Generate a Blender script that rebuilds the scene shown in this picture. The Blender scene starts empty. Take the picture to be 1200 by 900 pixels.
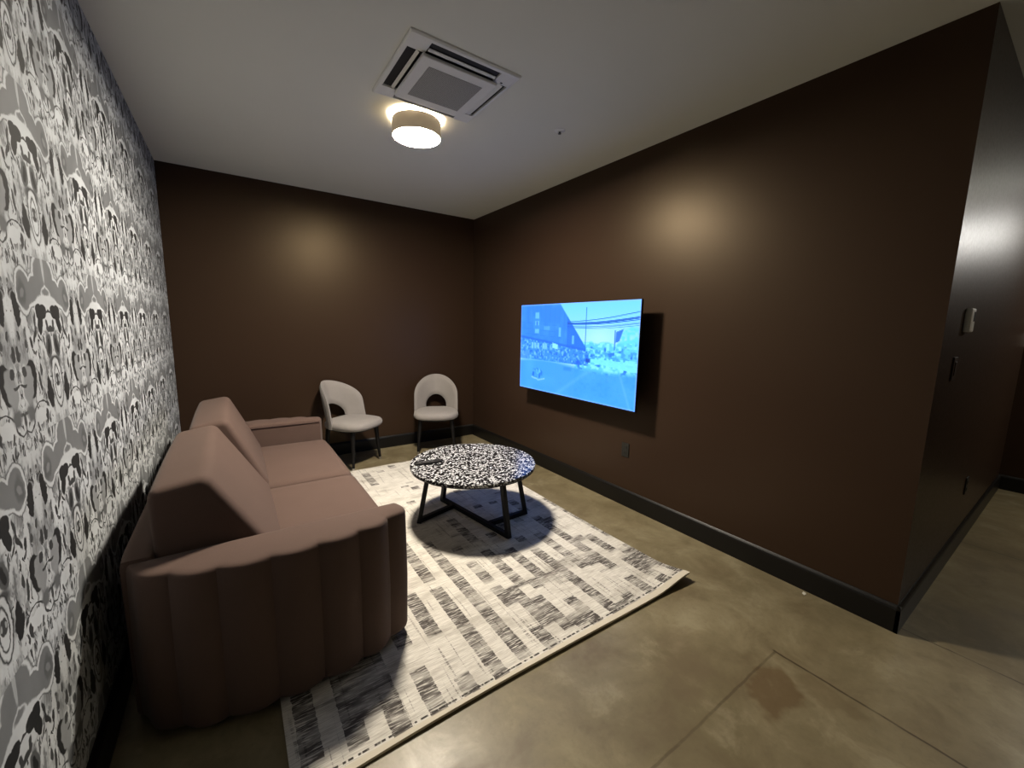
import bpy, bmesh, math, random
import numpy as np
from mathutils import Vector, Matrix, noise as mnoise

sc = bpy.context.scene
COL = sc.collection
PI = math.pi
H = 2.74          # ceiling height
XL = -3.009       # patterned wall plane
YC = -4.2215      # corner where the dark wall turns into the hall
XE = 3.34         # far end of the hall
YF = -7.2         # wall behind the camera

# ------------------------------------------------------------------ helpers
def obj(name, bm, mat=None, parent=None, smooth=False, loc=None):
    me = bpy.data.meshes.new(name)
    bm.normal_update()
    bm.to_mesh(me)
    bm.free()
    o = bpy.data.objects.new(name, me)
    COL.objects.link(o)
    if mat is not None:
        me.materials.append(mat)
    if smooth:
        for p in me.polygons:
            p.use_smooth = True
        try:
            me.set_sharp_from_angle(angle=math.radians(42))
        except Exception:
            pass
    if parent is not None:
        o.parent = parent
    if loc is not None:
        o.location = loc
    return o

def thing(name, label, cat, loc=(0, 0, 0), rotz=0.0, group=None):
    o = bpy.data.objects.new(name, None)
    o.empty_display_size = 0.1
    COL.objects.link(o)
    o.location = loc
    o.rotation_euler = (0, 0, rotz)
    return tag(o, label, cat, group)

def tag(o, label, cat, group=None):
    o['label'] = label
    o['category'] = cat
    if group:
        o['group'] = group
    return o

def struct(name, bm, mat, smooth=False):
    o = obj(name, bm, mat, smooth=smooth)
    o['kind'] = 'structure'
    return o

def dup(root, loc, rotz, label, group=None):
    r = root.copy()
    COL.objects.link(r)
    r.location = loc
    r.rotation_euler = (0, 0, rotz)
    r['label'] = label
    if group:
        r['group'] = group
    for ch in list(root.children):
        c = ch.copy()
        COL.objects.link(c)
        c.parent = r
        for g in list(ch.children):
            d = g.copy()
            COL.objects.link(d)
            d.parent = c
    return r

def add_box(bm, x0, x1, y0, y1, z0, z1, bev=0.0, seg=2):
    m = Matrix.Translation(((x0 + x1) / 2, (y0 + y1) / 2, (z0 + z1) / 2)) @ Matrix.Diagonal((x1 - x0, y1 - y0, z1 - z0, 1))
    r = bmesh.ops.create_cube(bm, size=1.0, matrix=m)
    if bev > 0:
        es = list({e for v in r['verts'] for e in v.link_edges})
        bmesh.ops.bevel(bm, geom=es, offset=bev, segments=seg, profile=0.5, affect='EDGES')

def box(x0, x1, y0, y1, z0, z1, bev=0.0, seg=2):
    bm = bmesh.new()
    add_box(bm, x0, x1, y0, y1, z0, z1, bev, seg)
    return bm

def loft(bm, rings, cap0=True, cap1=True, closed=True):
    vs = [[bm.verts.new(p) for p in r] for r in rings]
    n = len(rings[0])
    for a, b in zip(vs, vs[1:]):
        for i in range(n if closed else n - 1):
            j = (i + 1) % n
            bm.faces.new((a[i], a[j], b[j], b[i]))
    if cap0:
        bm.faces.new(list(reversed(vs[0])))
    if cap1:
        bm.faces.new(vs[-1])
    bmesh.ops.recalc_face_normals(bm, faces=bm.faces[:])
    return vs

def lathe(prof, n=64, cx=0, cy=0, cap0=False, cap1=False):
    bm = bmesh.new()
    rings = [[(cx + r * math.cos(2 * PI * i / n), cy + r * math.sin(2 * PI * i / n), z) for i in range(n)] for r, z in prof]
    loft(bm, rings, cap0, cap1)
    return bm

def add_tube(bm, p0, p1, r0, r1, n=14, square=False, up=(0, 0, 1)):
    p0 = Vector(p0); p1 = Vector(p1)
    d = (p1 - p0).normalized()
    a = d.cross(Vector(up))
    if a.length < 1e-3:
        a = d.cross(Vector((1, 0, 0)))
    a.normalize()
    b = d.cross(a).normalized()
    def ring(c, r):
        if square:
            return [c + a * (sx * r) + b * (sy * r) for sx, sy in ((-1, -1), (1, -1), (1, 1), (-1, 1))]
        return [c + a * (r * math.cos(2 * PI * i / n)) + b * (r * math.sin(2 * PI * i / n)) for i in range(n)]
    loft(bm, [ring(p0, r0), ring(p1, r1)])

def sstep(a, b, x):
    t = min(1.0, max(0.0, (x - a) / (b - a)))
    return t * t * (3 - 2 * t)

# ------------------------------------------------------------------ node material helper
class NM:
    def __init__(self, name):
        self.m = bpy.data.materials.new(name)
        self.m.use_nodes = True
        self.t = self.m.node_tree
        self.t.nodes.clear()
        self.out = self.t.nodes.new('ShaderNodeOutputMaterial')
        self.b = self.t.nodes.new('ShaderNodeBsdfPrincipled')
        self.t.links.new(self.b.outputs[0], self.out.inputs[0])
    def node(self, ty, **kw):
        n = self.t.nodes.new(ty)
        for k, v in kw.items():
            setattr(n, k, v)
        return n
    def put(self, sock, v):
        if isinstance(v, bpy.types.NodeSocket):
            self.t.links.new(v, sock)
        elif v is not None:
            if isinstance(v, (tuple, list)) and len(v) == 3 and sock.type == 'RGBA':
                v = (*v, 1)
            sock.default_value = v
    def math(self, op, a, b=None, c=None, clamp=False):
        n = self.node('ShaderNodeMath', operation=op)
        n.use_clamp = clamp
        self.put(n.inputs[0], a)
        if b is not None: self.put(n.inputs[1], b)
        if c is not None: self.put(n.inputs[2], c)
        return n.outputs[0]
    def pos(self):
        n = self.node('ShaderNodeTexCoord')
        return n.outputs['Object']
    def sep(self, v):
        n = self.node('ShaderNodeSeparateXYZ')
        self.put(n.inputs[0], v)
        return n.outputs[0], n.outputs[1], n.outputs[2]
    def comb(self, x=0.0, y=0.0, z=0.0):
        n = self.node('ShaderNodeCombineXYZ')
        self.put(n.inputs[0], x); self.put(n.inputs[1], y); self.put(n.inputs[2], z)
        return n.outputs[0]
    def noise(self, vec, scale, detail=2.0, rough=0.5, dist=0.0, dims='3D'):
        n = self.node('ShaderNodeTexNoise', noise_dimensions=dims)
        self.put(n.inputs['Vector'], vec)
        n.inputs['Scale'].default_value = scale
        n.inputs['Detail'].default_value = detail
        n.inputs['Roughness'].default_value = rough
        n.inputs['Distortion'].default_value = dist
        return n.outputs[0]
    def vscale(self, v, s):
        n = self.node('ShaderNodeVectorMath', operation='MULTIPLY')
        self.put(n.inputs[0], v); n.inputs[1].default_value = s
        return n.outputs[0]
    def vadd(self, v, w):
        n = self.node('ShaderNodeVectorMath', operation='ADD')
        self.put(n.inputs[0], v); self.put(n.inputs[1], w)
        return n.outputs[0]
    def step(self, v, a, b, lo=0.0, hi=1.0):
        n = self.node('ShaderNodeMapRange', interpolation_type='SMOOTHSTEP')
        self.put(n.inputs[0], v)
        self.put(n.inputs[1], a); self.put(n.inputs[2], b)
        self.put(n.inputs[3], lo); self.put(n.inputs[4], hi)
        return n.outputs[0]
    def mixf(self, f, a, b):
        n = self.node('ShaderNodeMix', data_type='FLOAT')
        self.put(n.inputs[0], f); self.put(n.inputs[2], a); self.put(n.inputs[3], b)
        return n.outputs[0]
    def mixc(self, f, a, b, mode='MIX'):
        n = self.node('ShaderNodeMix', data_type='RGBA', blend_type=mode)
        self.put(n.inputs[0], f); self.put(n.inputs[6], a); self.put(n.inputs[7], b)
        return n.outputs[2]
    def bump(self, h, strength=0.2, dist=0.01):
        n = self.node('ShaderNodeBump')
        n.inputs['Strength'].default_value = strength
        n.inputs['Distance'].default_value = dist
        self.put(n.inputs['Height'], h)
        self.t.links.new(n.outputs[0], self.b.inputs['Normal'])
    def set(self, color=None, rough=None, metal=None, spec=None, **kw):
        if color is not None: self.put(self.b.inputs['Base Color'], color)
        if rough is not None: self.put(self.b.inputs['Roughness'], rough)
        if metal is not None: self.put(self.b.inputs['Metallic'], metal)
        if spec is not None: self.put(self.b.inputs['Specular IOR Level'], spec)
        for k, v in kw.items():
            self.put(self.b.inputs[k.replace('_', ' ')], v)
        return self.m

def simple(name, color, rough=0.5, metal=0.0, var=0.12, scale=12.0, bump=0.0, bscale=200.0, spec=0.5, **kw):
    M = NM(name)
    p = M.pos()
    n = M.noise(p, scale, 3)
    dark = tuple(c * (1 - var) for c in color)
    lite = tuple(min(1, c * (1 + var)) for c in color)
    M.set(M.mixc(n, dark, lite), rough, metal, spec, **kw)
    if bump > 0:
        M.bump(M.noise(p, bscale, 2), bump, 0.002)
    return M.m

def emissive(name, color, strength):
    M = NM(name)
    M.set((0.02, 0.02, 0.02), 0.5)
    M.put(M.b.inputs['Emission Color'], color)
    M.b.inputs['Emission Strength'].default_value = strength
    return M.m

# ------------------------------------------------------------------ materials
def mat_brown_wall():
    M = NM('brown_satin_paint')
    p = M.pos()
    n = M.noise(p, 1.3, 3)
    M.set(M.mixc(n, (0.0300, 0.0172, 0.0114), (0.0350, 0.0203, 0.0135)), M.step(M.noise(p, 60, 2), 0.3, 0.7, 0.36, 0.40), 0, WALL_SPEC, Specular_Tint=(1.0, 0.80, 0.52, 1))
    M.bump(M.noise(p, 260, 2), 0.05, 0.002)
    return M.m
WALL_SPEC = 0.26

def mat_floor():
    M = NM('polished_concrete')
    p = M.pos()
    x, y, z = M.sep(p)
    n1 = M.noise(p, 1.1, 6, 0.62, 0.6)
    n2 = M.noise(p, 4.2, 6, 0.65, 0.4)
    n3 = M.noise(p, 38, 4, 0.7)
    c = M.mixc(M.step(n1, 0.32, 0.68), (0.150, 0.122, 0.068), (0.245, 0.207, 0.124))
    c = M.mixc(M.math('MULTIPLY', M.step(n2, 0.47, 0.72), 0.8), c, (0.135, 0.102, 0.056))
    c = M.mixc(M.math('MULTIPLY', M.step(n2, 0.50, 0.28), 0.5), c, (0.36, 0.318, 0.21))
    c = M.mixc(M.math('MULTIPLY', M.step(n3, 0.5, 0.75), 0.25), c, (0.10, 0.08, 0.048))
    # brown spill stain with an outline of its own
    def stain(cx, cy, rx, ry, rot, col, amt, c):
        mp = M.node('ShaderNodeMapping', vector_type='TEXTURE')
        wob = M.vadd(p, M.vscale(M.comb(M.math('SUBTRACT', M.noise(p, 7, 3), 0.5), M.math('SUBTRACT', M.noise(M.vadd(p, (5, 3, 1)), 7, 3), 0.5), 0.0), (0.30, 0.30, 0)))
        M.put(mp.inputs[0], wob)
        mp.inputs[1].default_value = (cx, cy, 0); mp.inputs[2].default_value = (0, 0, rot); mp.inputs[3].default_value = (rx, ry, 1)
        ln = M.node('ShaderNodeVectorMath', operation='LENGTH'); M.put(ln.inputs[0], mp.outputs[0])
        return M.mixc(M.math('MULTIPLY', M.step(ln.outputs['Value'], 1.25, 0.70), amt), c, col)
    c = stain(-0.86, -4.05, 0.15, 0.075, 0.3, (0.115, 0.074, 0.036), 0.75, c)
    c = stain(-0.70, -4.20, 0.05, 0.12, 0.1, (0.13, 0.095, 0.05), 0.5, c)
    c = stain(-1.05, -3.78, 0.20, 0.12, 0.6, (0.15, 0.115, 0.068), 0.5, c)
    # sawn joints between the slabs
    wv = M.math('MULTIPLY', M.math('SUBTRACT', M.noise(p, 9, 2), 0.5), 0.012)
    def line(co, at, w):
        d = M.math('ABSOLUTE', M.math('SUBTRACT', M.math('ADD', co, wv), at))
        return M.step(d, w, w * 0.35)
    j1 = M.math('MULTIPLY', line(x, -0.632, 0.007), M.step(y, -3.94, -3.955))
    j2 = M.math('MULTIPLY', line(y, -3.958, 0.007), M.math('MULTIPLY', M.step(x, -0.62, -0.64), 0.55))
    j3 = M.math('MULTIPLY', line(x, 0.055, 0.006), M.step(y, -4.22, -4.24))
    j4 = M.math('MULTIPLY', line(x, 1.55, 0.008), M.step(y, -4.22, -4.24))
    j = M.math('MAXIMUM', M.math('MAXIMUM', j1, j2), M.math('MAXIMUM', j3, j4))
    j = M.math('MULTIPLY', j, M.step(M.noise(p, 14, 3), 0.25, 0.55, 0.35, 0.9))
    c = M.mixc(j, c, (0.05, 0.034, 0.018))
    M.set(c, M.step(n2, 0.3, 0.7, 0.30, 0.46), 0, 0.4)
    M.bump(M.math('ADD', M.math('MULTIPLY', n3, 0.25), M.math('MULTIPLY', j, -1.0)), 0.12, 0.004)
    return M.m

def mat_ceiling():
    M = NM('ceiling_paint')
    p = M.pos()
    n = M.noise(p, 2.0, 3)
    M.set(M.mixc(n, (0.69, 0.70, 0.64), (0.73, 0.74, 0.68)), 0.85, 0, 0.3)
    M.bump(M.noise(p, 180, 2), 0.05, 0.002)
    return M.m

def mat_wallpaper():
    M = NM('mirrored_ink_wallpaper')
    p = M.pos()
    x, y, z = M.sep(p)
    PU, PV = 0.514, 0.465
    fr = M.math('FRACT', M.math('ADD', M.math('DIVIDE', M.math('ADD', y, 2.876 + PU * 20), PU), 0.5))
    u = M.math('MULTIPLY', M.math('ABSOLUTE', M.math('SUBTRACT', fr, 0.5)), PU)
    v = M.math('MULTIPLY', M.math('FRACT', M.math('DIVIDE', M.math('SUBTRACT', 1.605 + PV * 10, z), PV)), PV)
    uv0 = M.comb(u, v, 0.0)
    wx = M.math('MULTIPLY', M.math('SUBTRACT', M.noise(uv0, 30, 3), 0.5), 0.024)
    wy = M.math('MULTIPLY', M.math('SUBTRACT', M.noise(M.vadd(uv0, (3.1, 7.7, 2.0)), 26, 3), 0.5), 0.026)
    # the warp fades on the mirror line so that both halves meet
    wx = M.math('MULTIPLY', wx, M.step(u, 0.0, 0.02))
    uv = M.vadd(uv0, M.comb(wx, wy, 0.0))
    val = 0.60
    def ell(cu, cv, ru, rv, rot=0.0):
        mp = M.node('ShaderNodeMapping', vector_type='TEXTURE')
        M.put(mp.inputs[0], uv)
        mp.inputs[1].default_value = (cu, cv, 0); mp.inputs[2].default_value = (0, 0, math.radians(rot)); mp.inputs[3].default_value = (ru, rv, 1)
        ln = M.node('ShaderNodeVectorMath', operation='LENGTH'); M.put(ln.inputs[0], mp.outputs[0])
        return ln.outputs['Value']
    state = [val]
    def fill(d, shade, soft=0.12, amt=1.0):
        m = M.step(d, 1.0 + soft, 1.0 - soft)
        if amt != 1.0:
            m = M.math('MULTIPLY', m, amt)
        state[0] = M.mixf(m, state[0], shade)
    def ring(d, w, shade):
        m = M.step(M.math('ABSOLUTE', M.math('SUBTRACT', d, 1.0)), w, w * 0.4)
        state[0] = M.mixf(m, state[0], shade)
    W, G, D, K = 0.62, 0.20, 0.09, 0.022
    # loose background: upright streaks and drops
    st = M.noise(M.vscale(uv, (46, 15, 1)), 1.0, 3, 0.6, 0.5)
    state[0] = M.mixf(M.step(st, 0.53, 0.60), state[0], 0.26)
    state[0] = M.mixf(M.step(st, 0.63, 0.68), state[0], 0.06)
    st2 = M.noise(M.vadd(M.vscale(uv, (70, 26, 1)), (9, 4, 3)), 1.0, 2, 0.5, 0.8)
    state[0] = M.mixf(M.step(st2, 0.60, 0.65), state[0], 0.045)
    st3 = M.noise(M.vadd(M.vscale(uv, (16, 10, 1)), (1, 14, 3)), 1.0, 3, 0.6)
    state[0] = M.mixf(M.math('MULTIPLY', M.step(st3, 0.46, 0.64), 0.7), state[0], 0.22)
    # grey cape with shoulders, outlined in white and dark
    for (a, s) in ((1.16, D), (1.10, W)):
        pass
    capes = [(0.0, 0.055, 0.075, 0.065, 0), (0.075, 0.085, 0.085, 0.030, 22), (0.155, 0.095, 0.042, 0.050, -12)]
    for c_ in capes:
        fill(ell(c_[0], c_[1], c_[2] * 1.16 + 0.006, c_[3] * 1.16 + 0.006, c_[4]), 0.10, 0.05)
    for c_ in capes:
        fill(ell(c_[0], c_[1], c_[2] * 1.10 + 0.005, c_[3] * 1.10 + 0.005, c_[4]), W, 0.05)
    for c_ in capes:
        fill(ell(*c_), G, 0.06)
    fill(ell(0.165, 0.10, 0.024, 0.034, -8), 0.13, 0.25)
    fill(ell(0.165, 0.10, 0.010, 0.014, -8), 0.24, 0.3)
    fill(ell(0.0, 0.02, 0.008, 0.05, 0), 0.45, 0.2)
    # white apron holding the dark heart pair
    fill(ell(0.0, 0.150, 0.100, 0.055, 0), W, 0.06)
    fill(ell(0.0, 0.105, 0.040, 0.030, 0), W, 0.1)
    fill(ell(0.0, 0.092, 0.026, 0.010, 0), 0.2, 0.3)
    fill(ell(0.043, 0.148, 0.030, 0.022, 20), K, 0.07)
    fill(ell(0.070, 0.150, 0.026, 0.024, 0), K, 0.07)
    fill(ell(0.070, 0.176, 0.017, 0.036, -28), K, 0.07)
    fill(ell(0.0, 0.148, 0.030, 0.004, 0), 0.05, 0.2)
    fill(ell(0.0, 0.196, 0.034, 0.010, 0), 0.05, 0.2)
    fill(ell(0.026, 0.186, 0.009, 0.016, 10), 0.06, 0.2)
    fill(ell(0.110, 0.175, 0.007, 0.030, -6), 0.05, 0.2)
    fill(ell(0.215, 0.145, 0.017, 0.045, 6), K, 0.07)
    # chevrons and drops
    fill(ell(0.120, 0.212, 0.006, 0.024, -38), 0.04, 0.2)
    fill(ell(0.092, 0.216, 0.005, 0.018, 42), 0.05, 0.2)
    fill(ell(0.150, 0.228, 0.009, 0.016, 8), 0.04, 0.15)
    fill(ell(0.190, 0.232, 0.008, 0.012, 0), 0.07, 0.15)
    fill(ell(0.030, 0.245, 0.020, 0.036, -14), 0.10, 0.15)
    fill(ell(0.030, 0.245, 0.010, 0.024, -14), K, 0.15)
    fill(ell(0.060, 0.228, 0.005, 0.022, 20), 0.1, 0.2)
    fill(ell(0.0, 0.292, 0.055, 0.020, 0), 0.08, 0.4)
    # outlined oval with a curl
    d = ell(0.0, 0.350, 0.042, 0.075, 0)
    fill(d, 0.05, 0.05); fill(ell(0.0, 0.350, 0.036, 0.068, 0), W, 0.06)
    fill(ell(0.0, 0.350, 0.024, 0.052, 0), 0.07, 0.06); fill(ell(0.0, 0.350, 0.019, 0.045, 0), W, 0.08)
    fill(ell(0.006, 0.345, 0.010, 0.020, 0), 0.06, 0.12); fill(ell(0.010, 0.343, 0.004, 0.008, 0), 0.4, 0.2)
    # dark leaves beside the oval
    fill(ell(0.066, 0.372, 0.018, 0.046, 7), K, 0.08)
    fill(ell(0.076, 0.392, 0.012, 0.026, 30), K, 0.1)
    # crescent figures on the seam between repeats
    fill(ell(0.185, 0.322, 0.034, 0.052, -18), K, 0.06)
    fill(ell(0.208, 0.334, 0.030, 0.050, -18), 0.30, 0.08)
    fill(ell(0.222, 0.300, 0.013, 0.012, 0), 0.06, 0.15)
    fill(ell(0.240, 0.330, 0.020, 0.005, -10), 0.06, 0.2)
    ring(ell(0.150, 0.412, 0.052, 0.022, 10), 0.16, 0.05)
    fill(ell(0.150, 0.424, 0.060, 0.020, 6), W, 0.08)
    ring(ell(0.235, 0.425, 0.032, 0.024, 0), 0.18, 0.06)
    fill(ell(0.215, 0.405, 0.024, 0.022, 0), 0.14, 0.35)
    fill(ell(0.130, 0.335, 0.008, 0.026, 6), 0.05, 0.15)
    fill(ell(0.112, 0.300, 0.007, 0.020, -8), 0.06, 0.15)
    fill(ell(0.115, 0.432, 0.010, 0.020, -8), 0.05, 0.12)
    fill(ell(0.095, 0.440, 0.006, 0.017, -8), 0.06, 0.12)
    fill(ell(0.180, 0.447, 0.007, 0.015, 14), 0.06, 0.12)
    fill(ell(0.245, 0.255, 0.010, 0.018, 0), 0.05, 0.12)
    fill(ell(0.225, 0.210, 0.007, 0.014, 12), 0.05, 0.15)
    sh = state[0]
    wash = M.noise(p, 5.0, 3)
    sh = M.math('MULTIPLY', sh, M.step(wash, 0.3, 0.7, 0.86, 1.08))
    cl = M.mixc(1.0, M.comb(sh, sh, sh), (0.86, 0.92, 0.97), 'MULTIPLY')
    M.set(cl, 0.62, 0, 0.3)
    return M.m

def mat_rug():
    M = NM('woven_rug')
    p = M.pos()
    x, y, z = M.sep(p)
    CW = 0.070
    warp = M.math('MULTIPLY', M.math('SUBTRACT', M.noise(M.comb(M.math('MULTIPLY', x, 3.0), M.math('MULTIPLY', y, 60.0), 0.0), 1.0, 2), 0.5), 0.014)
    xw = M.math('DIVIDE', M.math('ADD', M.math('ADD', x, warp), 5.0), CW)
    ci = M.math('FLOOR', xw)
    wn = M.node('ShaderNodeTexWhiteNoise', noise_dimensions='1D'); M.put(wn.inputs['W'], ci)
    r = wn.outputs['Value']
    run = M.noise(M.comb(M.math('MULTIPLY', y, 4.6), M.math('MULTIPLY', ci, 13.7), 0.0), 1.0, 1.5, 0.5)
    # denser towards both ends of the rug, thin in the middle: part of the weave
    dens = M.math('ADD', M.step(y, -1.7, -3.0, 0.02, 0.18), M.step(y, -1.5, -0.6, 0.0, 0.05))
    thr = M.math('SUBTRACT', M.math('ADD', 0.53, M.math('MULTIPLY', r, 0.12)), dens)
    thr = M.math('ADD', thr, M.math('MULTIPLY', M.math('FLOORED_MODULO', ci, 2.0), 0.16))
    mask = M.step(run, thr, M.math('ADD', thr, 0.035))
    hatch = M.noise(M.comb(M.math('MULTIPLY', x, 16.0), M.math('MULTIPLY', y, 150.0), 0.0), 1.0, 2.5, 0.6)
    hm = M.step(hatch, 0.34, 0.52)
    hm2 = M.step(M.noise(M.comb(M.math('MULTIPLY', x, 3.0), M.math('MULTIPLY', y, 16.0), 5.0), 1.0, 2), 0.34, 0.58, 0.35, 1.0)
    dark = M.math('MULTIPLY', mask, M.math('MULTIPLY', hm, hm2))
    # faint broken rules running the length of the rug
    run2 = M.noise(M.comb(M.math('MULTIPLY', x, 70.0), M.math('MULTIPLY', y, 2.6), 9.0), 1.0, 1.5)
    fine = M.math('MULTIPLY', M.step(run2, 0.60, 0.68), M.step(hatch, 0.40, 0.60))
    soft = M.step(M.noise(M.comb(M.math('MULTIPLY', x, 4.0), M.math('MULTIPLY', y, 9.0), 2.0), 1.0, 4, 0.6), 0.45, 0.75)
    weft = M.noise(M.comb(M.math('MULTIPLY', x, 14.0), M.math('MULTIPLY', y, 260.0), 1.0), 1.0, 2)
    c = M.mixc(M.step(weft, 0.3, 0.7), (0.52, 0.49, 0.44), (0.75, 0.725, 0.66))
    c = M.mixc(M.math('MULTIPLY', soft, 0.6), c, (0.30, 0.275, 0.235))
    c = M.mixc(M.math('MULTIPLY', M.step(hatch, 0.58, 0.72), 0.45), c, (0.25, 0.22, 0.19))
    c = M.mixc(M.math('MULTIPLY', fine, 0.7), c, (0.10, 0.088, 0.078))
    c = M.mixc(M.math('MULTIPLY', dark, 0.92), c, (0.046, 0.038, 0.036))
    # plain bound edge and a line of stitches inside it
    ey = M.math('ADD', y, 3.42)
    edge = M.step(ey, 0.025, 0.018)
    c = M.mixc(edge, c, (0.60, 0.55, 0.45))
    st = M.math('MULTIPLY', M.step(M.math('ABSOLUTE', M.math('SUBTRACT', ey, 0.034)), 0.006, 0.003), M.step(M.noise(M.comb(M.math('MULTIPLY', x, 42.0), 0.0, 0.0), 1.0, 1), 0.44, 0.52))
    c = M.mixc(st, c, (0.055, 0.05, 0.045))
    M.set(c, 0.92, 0, 0.15)
    M.bump(M.math('ADD', weft, M.math('MULTIPLY', hatch, 0.6)), 0.35, 0.004)
    return M.m

def mat_terrazzo():
    M = NM('black_terrazzo')
    p = M.pos()
    d = M.vadd(p, M.vscale(M.comb(M.noise(p, 60, 2), M.noise(M.vadd(p, (4, 4, 4)), 60, 2), 0.0), (0.012, 0.012, 0)))
    vo = M.node('ShaderNodeTexVoronoi', feature='F1'); M.put(vo.inputs['Vector'], d); vo.inputs['Scale'].default_value = 92
    sp = M.node('ShaderNodeSeparateColor'); M.put(sp.inputs[0], vo.outputs['Color'])
    ve = M.node('ShaderNodeTexVoronoi', feature='DISTANCE_TO_EDGE'); M.put(ve.inputs['Vector'], d); ve.inputs['Scale'].default_value = 92
    chip = M.math('MULTIPLY', M.step(sp.outputs[0], 0.57, 0.61), M.step(ve.outputs['Distance'], 0.03, 0.09))
    c = M.mixc(M.math('MULTIPLY', chip, M.math('MULTIPLY_ADD', sp.outputs[1], 0.5, 0.5)), (0.012, 0.012, 0.014), (0.72, 0.73, 0.75))
    M.set(c, 0.22, 0, 0.5)
    return M.m

def mat_fabric(name, c0, c1, scale=420, sheen=0.06, rough=0.85, bump=0.25):
    M = NM(name)
    p = M.pos()
    n = M.noise(p, 6, 3)
    w = M.noise(p, scale, 2, 0.6)
    c = M.mixc(n, c0, c1)
    c = M.mixc(M.math('MULTIPLY', M.step(w, 0.45, 0.75), 0.22), c, tuple(min(1, v * 1.5) for v in c1))
    M.set(c, rough, 0, 0.25)
    M.b.inputs['Sheen Weight'].default_value = sheen
    M.b.inputs['Sheen Roughness'].default_value = 0.5
    M.bump(w, bump, 0.002)
    return M.m

MT = {}
MT['wall'] = mat_brown_wall()
MT['floor'] = mat_floor()
MT['ceiling'] = mat_ceiling()
MT['paper'] = mat_wallpaper()
MT['rug'] = mat_rug()
MT['terrazzo'] = mat_terrazzo()
MT['base'] = simple('baseboard_black_paint', (0.0065, 0.006, 0.0056), 0.36, 0, 0.1, 4, spec=0.3)
MT['sofa'] = mat_fabric('mauve_brown_velvet', (0.086, 0.054, 0.0425), (0.104, 0.066, 0.053))
MT['piping'] = mat_fabric('dark_piping', (0.05, 0.03, 0.025), (0.06, 0.037, 0.03))
MT['boucle'] = mat_fabric('pale_grey_fabric', (0.235, 0.217, 0.205), (0.285, 0.265, 0.250), 300, 0.15, 0.9, 0.35)
MT['blackleg'] = simple('black_wood_leg', (0.006, 0.0055, 0.0055), 0.5, 0, 0.15, spec=0.2)
MT['blackmetal'] = simple('black_powder_coat', (0.008, 0.008, 0.009), 0.5, 0, 0.1, bump=0.1, spec=0.25)
MT['ferrule'] = simple('steel_foot_cap', (0.45, 0.44, 0.42), 0.35, 0.9, 0.1)
MT['plastic'] = simple('black_plastic', (0.007, 0.007, 0.008), 0.45, 0, 0.1, spec=0.25)
MT['button'] = simple('grey_rubber_button', (0.06, 0.06, 0.065), 0.6, 0, 0.1)
MT['whiteplastic'] = simple('white_plastic', (0.78, 0.79, 0.78), 0.45, 0, 0.04)
MT['ventdark'] = simple('dark_air_slot', (0.012, 0.012, 0.012), 0.6, 0, 0.1)
MT['shade'] = simple('taupe_brushed_shade', (0.22, 0.185, 0.145), 0.5, 0.35, 0.1, 30)
for n_ in MT['shade'].node_tree.nodes:          # lit from inside
    if n_.type == 'BSDF_PRINCIPLED':
        n_.inputs['Emission Color'].default_value = (1.0, 0.76, 0.47, 1)
        n_.inputs['Emission Strength'].default_value = 0.17
MT['shadein'] = simple('white_shade_lining', (0.75, 0.72, 0.66), 0.6, 0, 0.03)
MT['outlet'] = simple('dark_olive_plate', (0.014, 0.014, 0.011), 0.4, 0, 0.1)
MT['brownplate'] = simple('brown_plate', (0.040, 0.0245, 0.0175), 0.42, 0, 0.1)
MT['paperbit'] = simple('white_paper_scrap', (0.7, 0.68, 0.62), 0.8, 0, 0.05)

def mat_grille():
    M = NM('grey_vent_grille')
    p = M.pos()
    x, y, z = M.sep(p)
    gx = M.math('ABSOLUTE', M.math('SINE', M.math('MULTIPLY', x, 420.0)))
    gy = M.math('ABSOLUTE', M.math('SINE', M.math('MULTIPLY', y, 420.0)))
    g = M.step(M.math('MINIMUM', gx, gy), 0.2, 0.5)
    M.set(M.mixc(g, (0.50, 0.50, 0.48), (0.19, 0.19, 0.18)), 0.6)
    return M.m
MT['grille'] = mat_grille()
LAMP = 560.0
MT['diffuser'] = emissive('lit_lamp_diffuser', (1.0, 0.89, 0.735), LAMP)
MT['upglow'] = emissive('lamp_upper_glow', (1.0, 0.76, 0.44), 28.0)
MT['hallfill'] = emissive('hall_fill_diffuser', (1.0, 0.84, 0.62), 75.0)

# ------------------------------------------------------------------ the room
def plane_box(x0, x1, y0, y1, z0, z1):
    return box(x0, x1, y0, y1, z0, z1)

struct('floor', plane_box(XL - 0.12, XE + 0.12, YF - 0.12, 0.12, -0.12, 0.0), MT['floor'])
struct('ceiling', plane_box(XL - 0.12, XE + 0.12, YF - 0.12, 0.12, H, H + 0.12), MT['ceiling'])
struct('wall_left', plane_box(XL - 0.12, XL, YF - 0.12, 0.12, 0.0, H), MT['paper'])
struct('wall_back', plane_box(XL, 0.0, 0.0, 0.12, 0.0, H), MT['wall'])
struct('wall_right', plane_box(0.0, XE + 0.12, YC, 0.12, 0.0, H), MT['wall'])   # solid block: its hall face is part of it
struct('wall_end', plane_box(XE, XE + 0.12, YF - 0.12, YC, 0.0, H), MT['wall'])
struct('wall_front', plane_box(XL, XE, YF - 0.12, YF, 0.0, H), MT['wall'])

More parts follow.
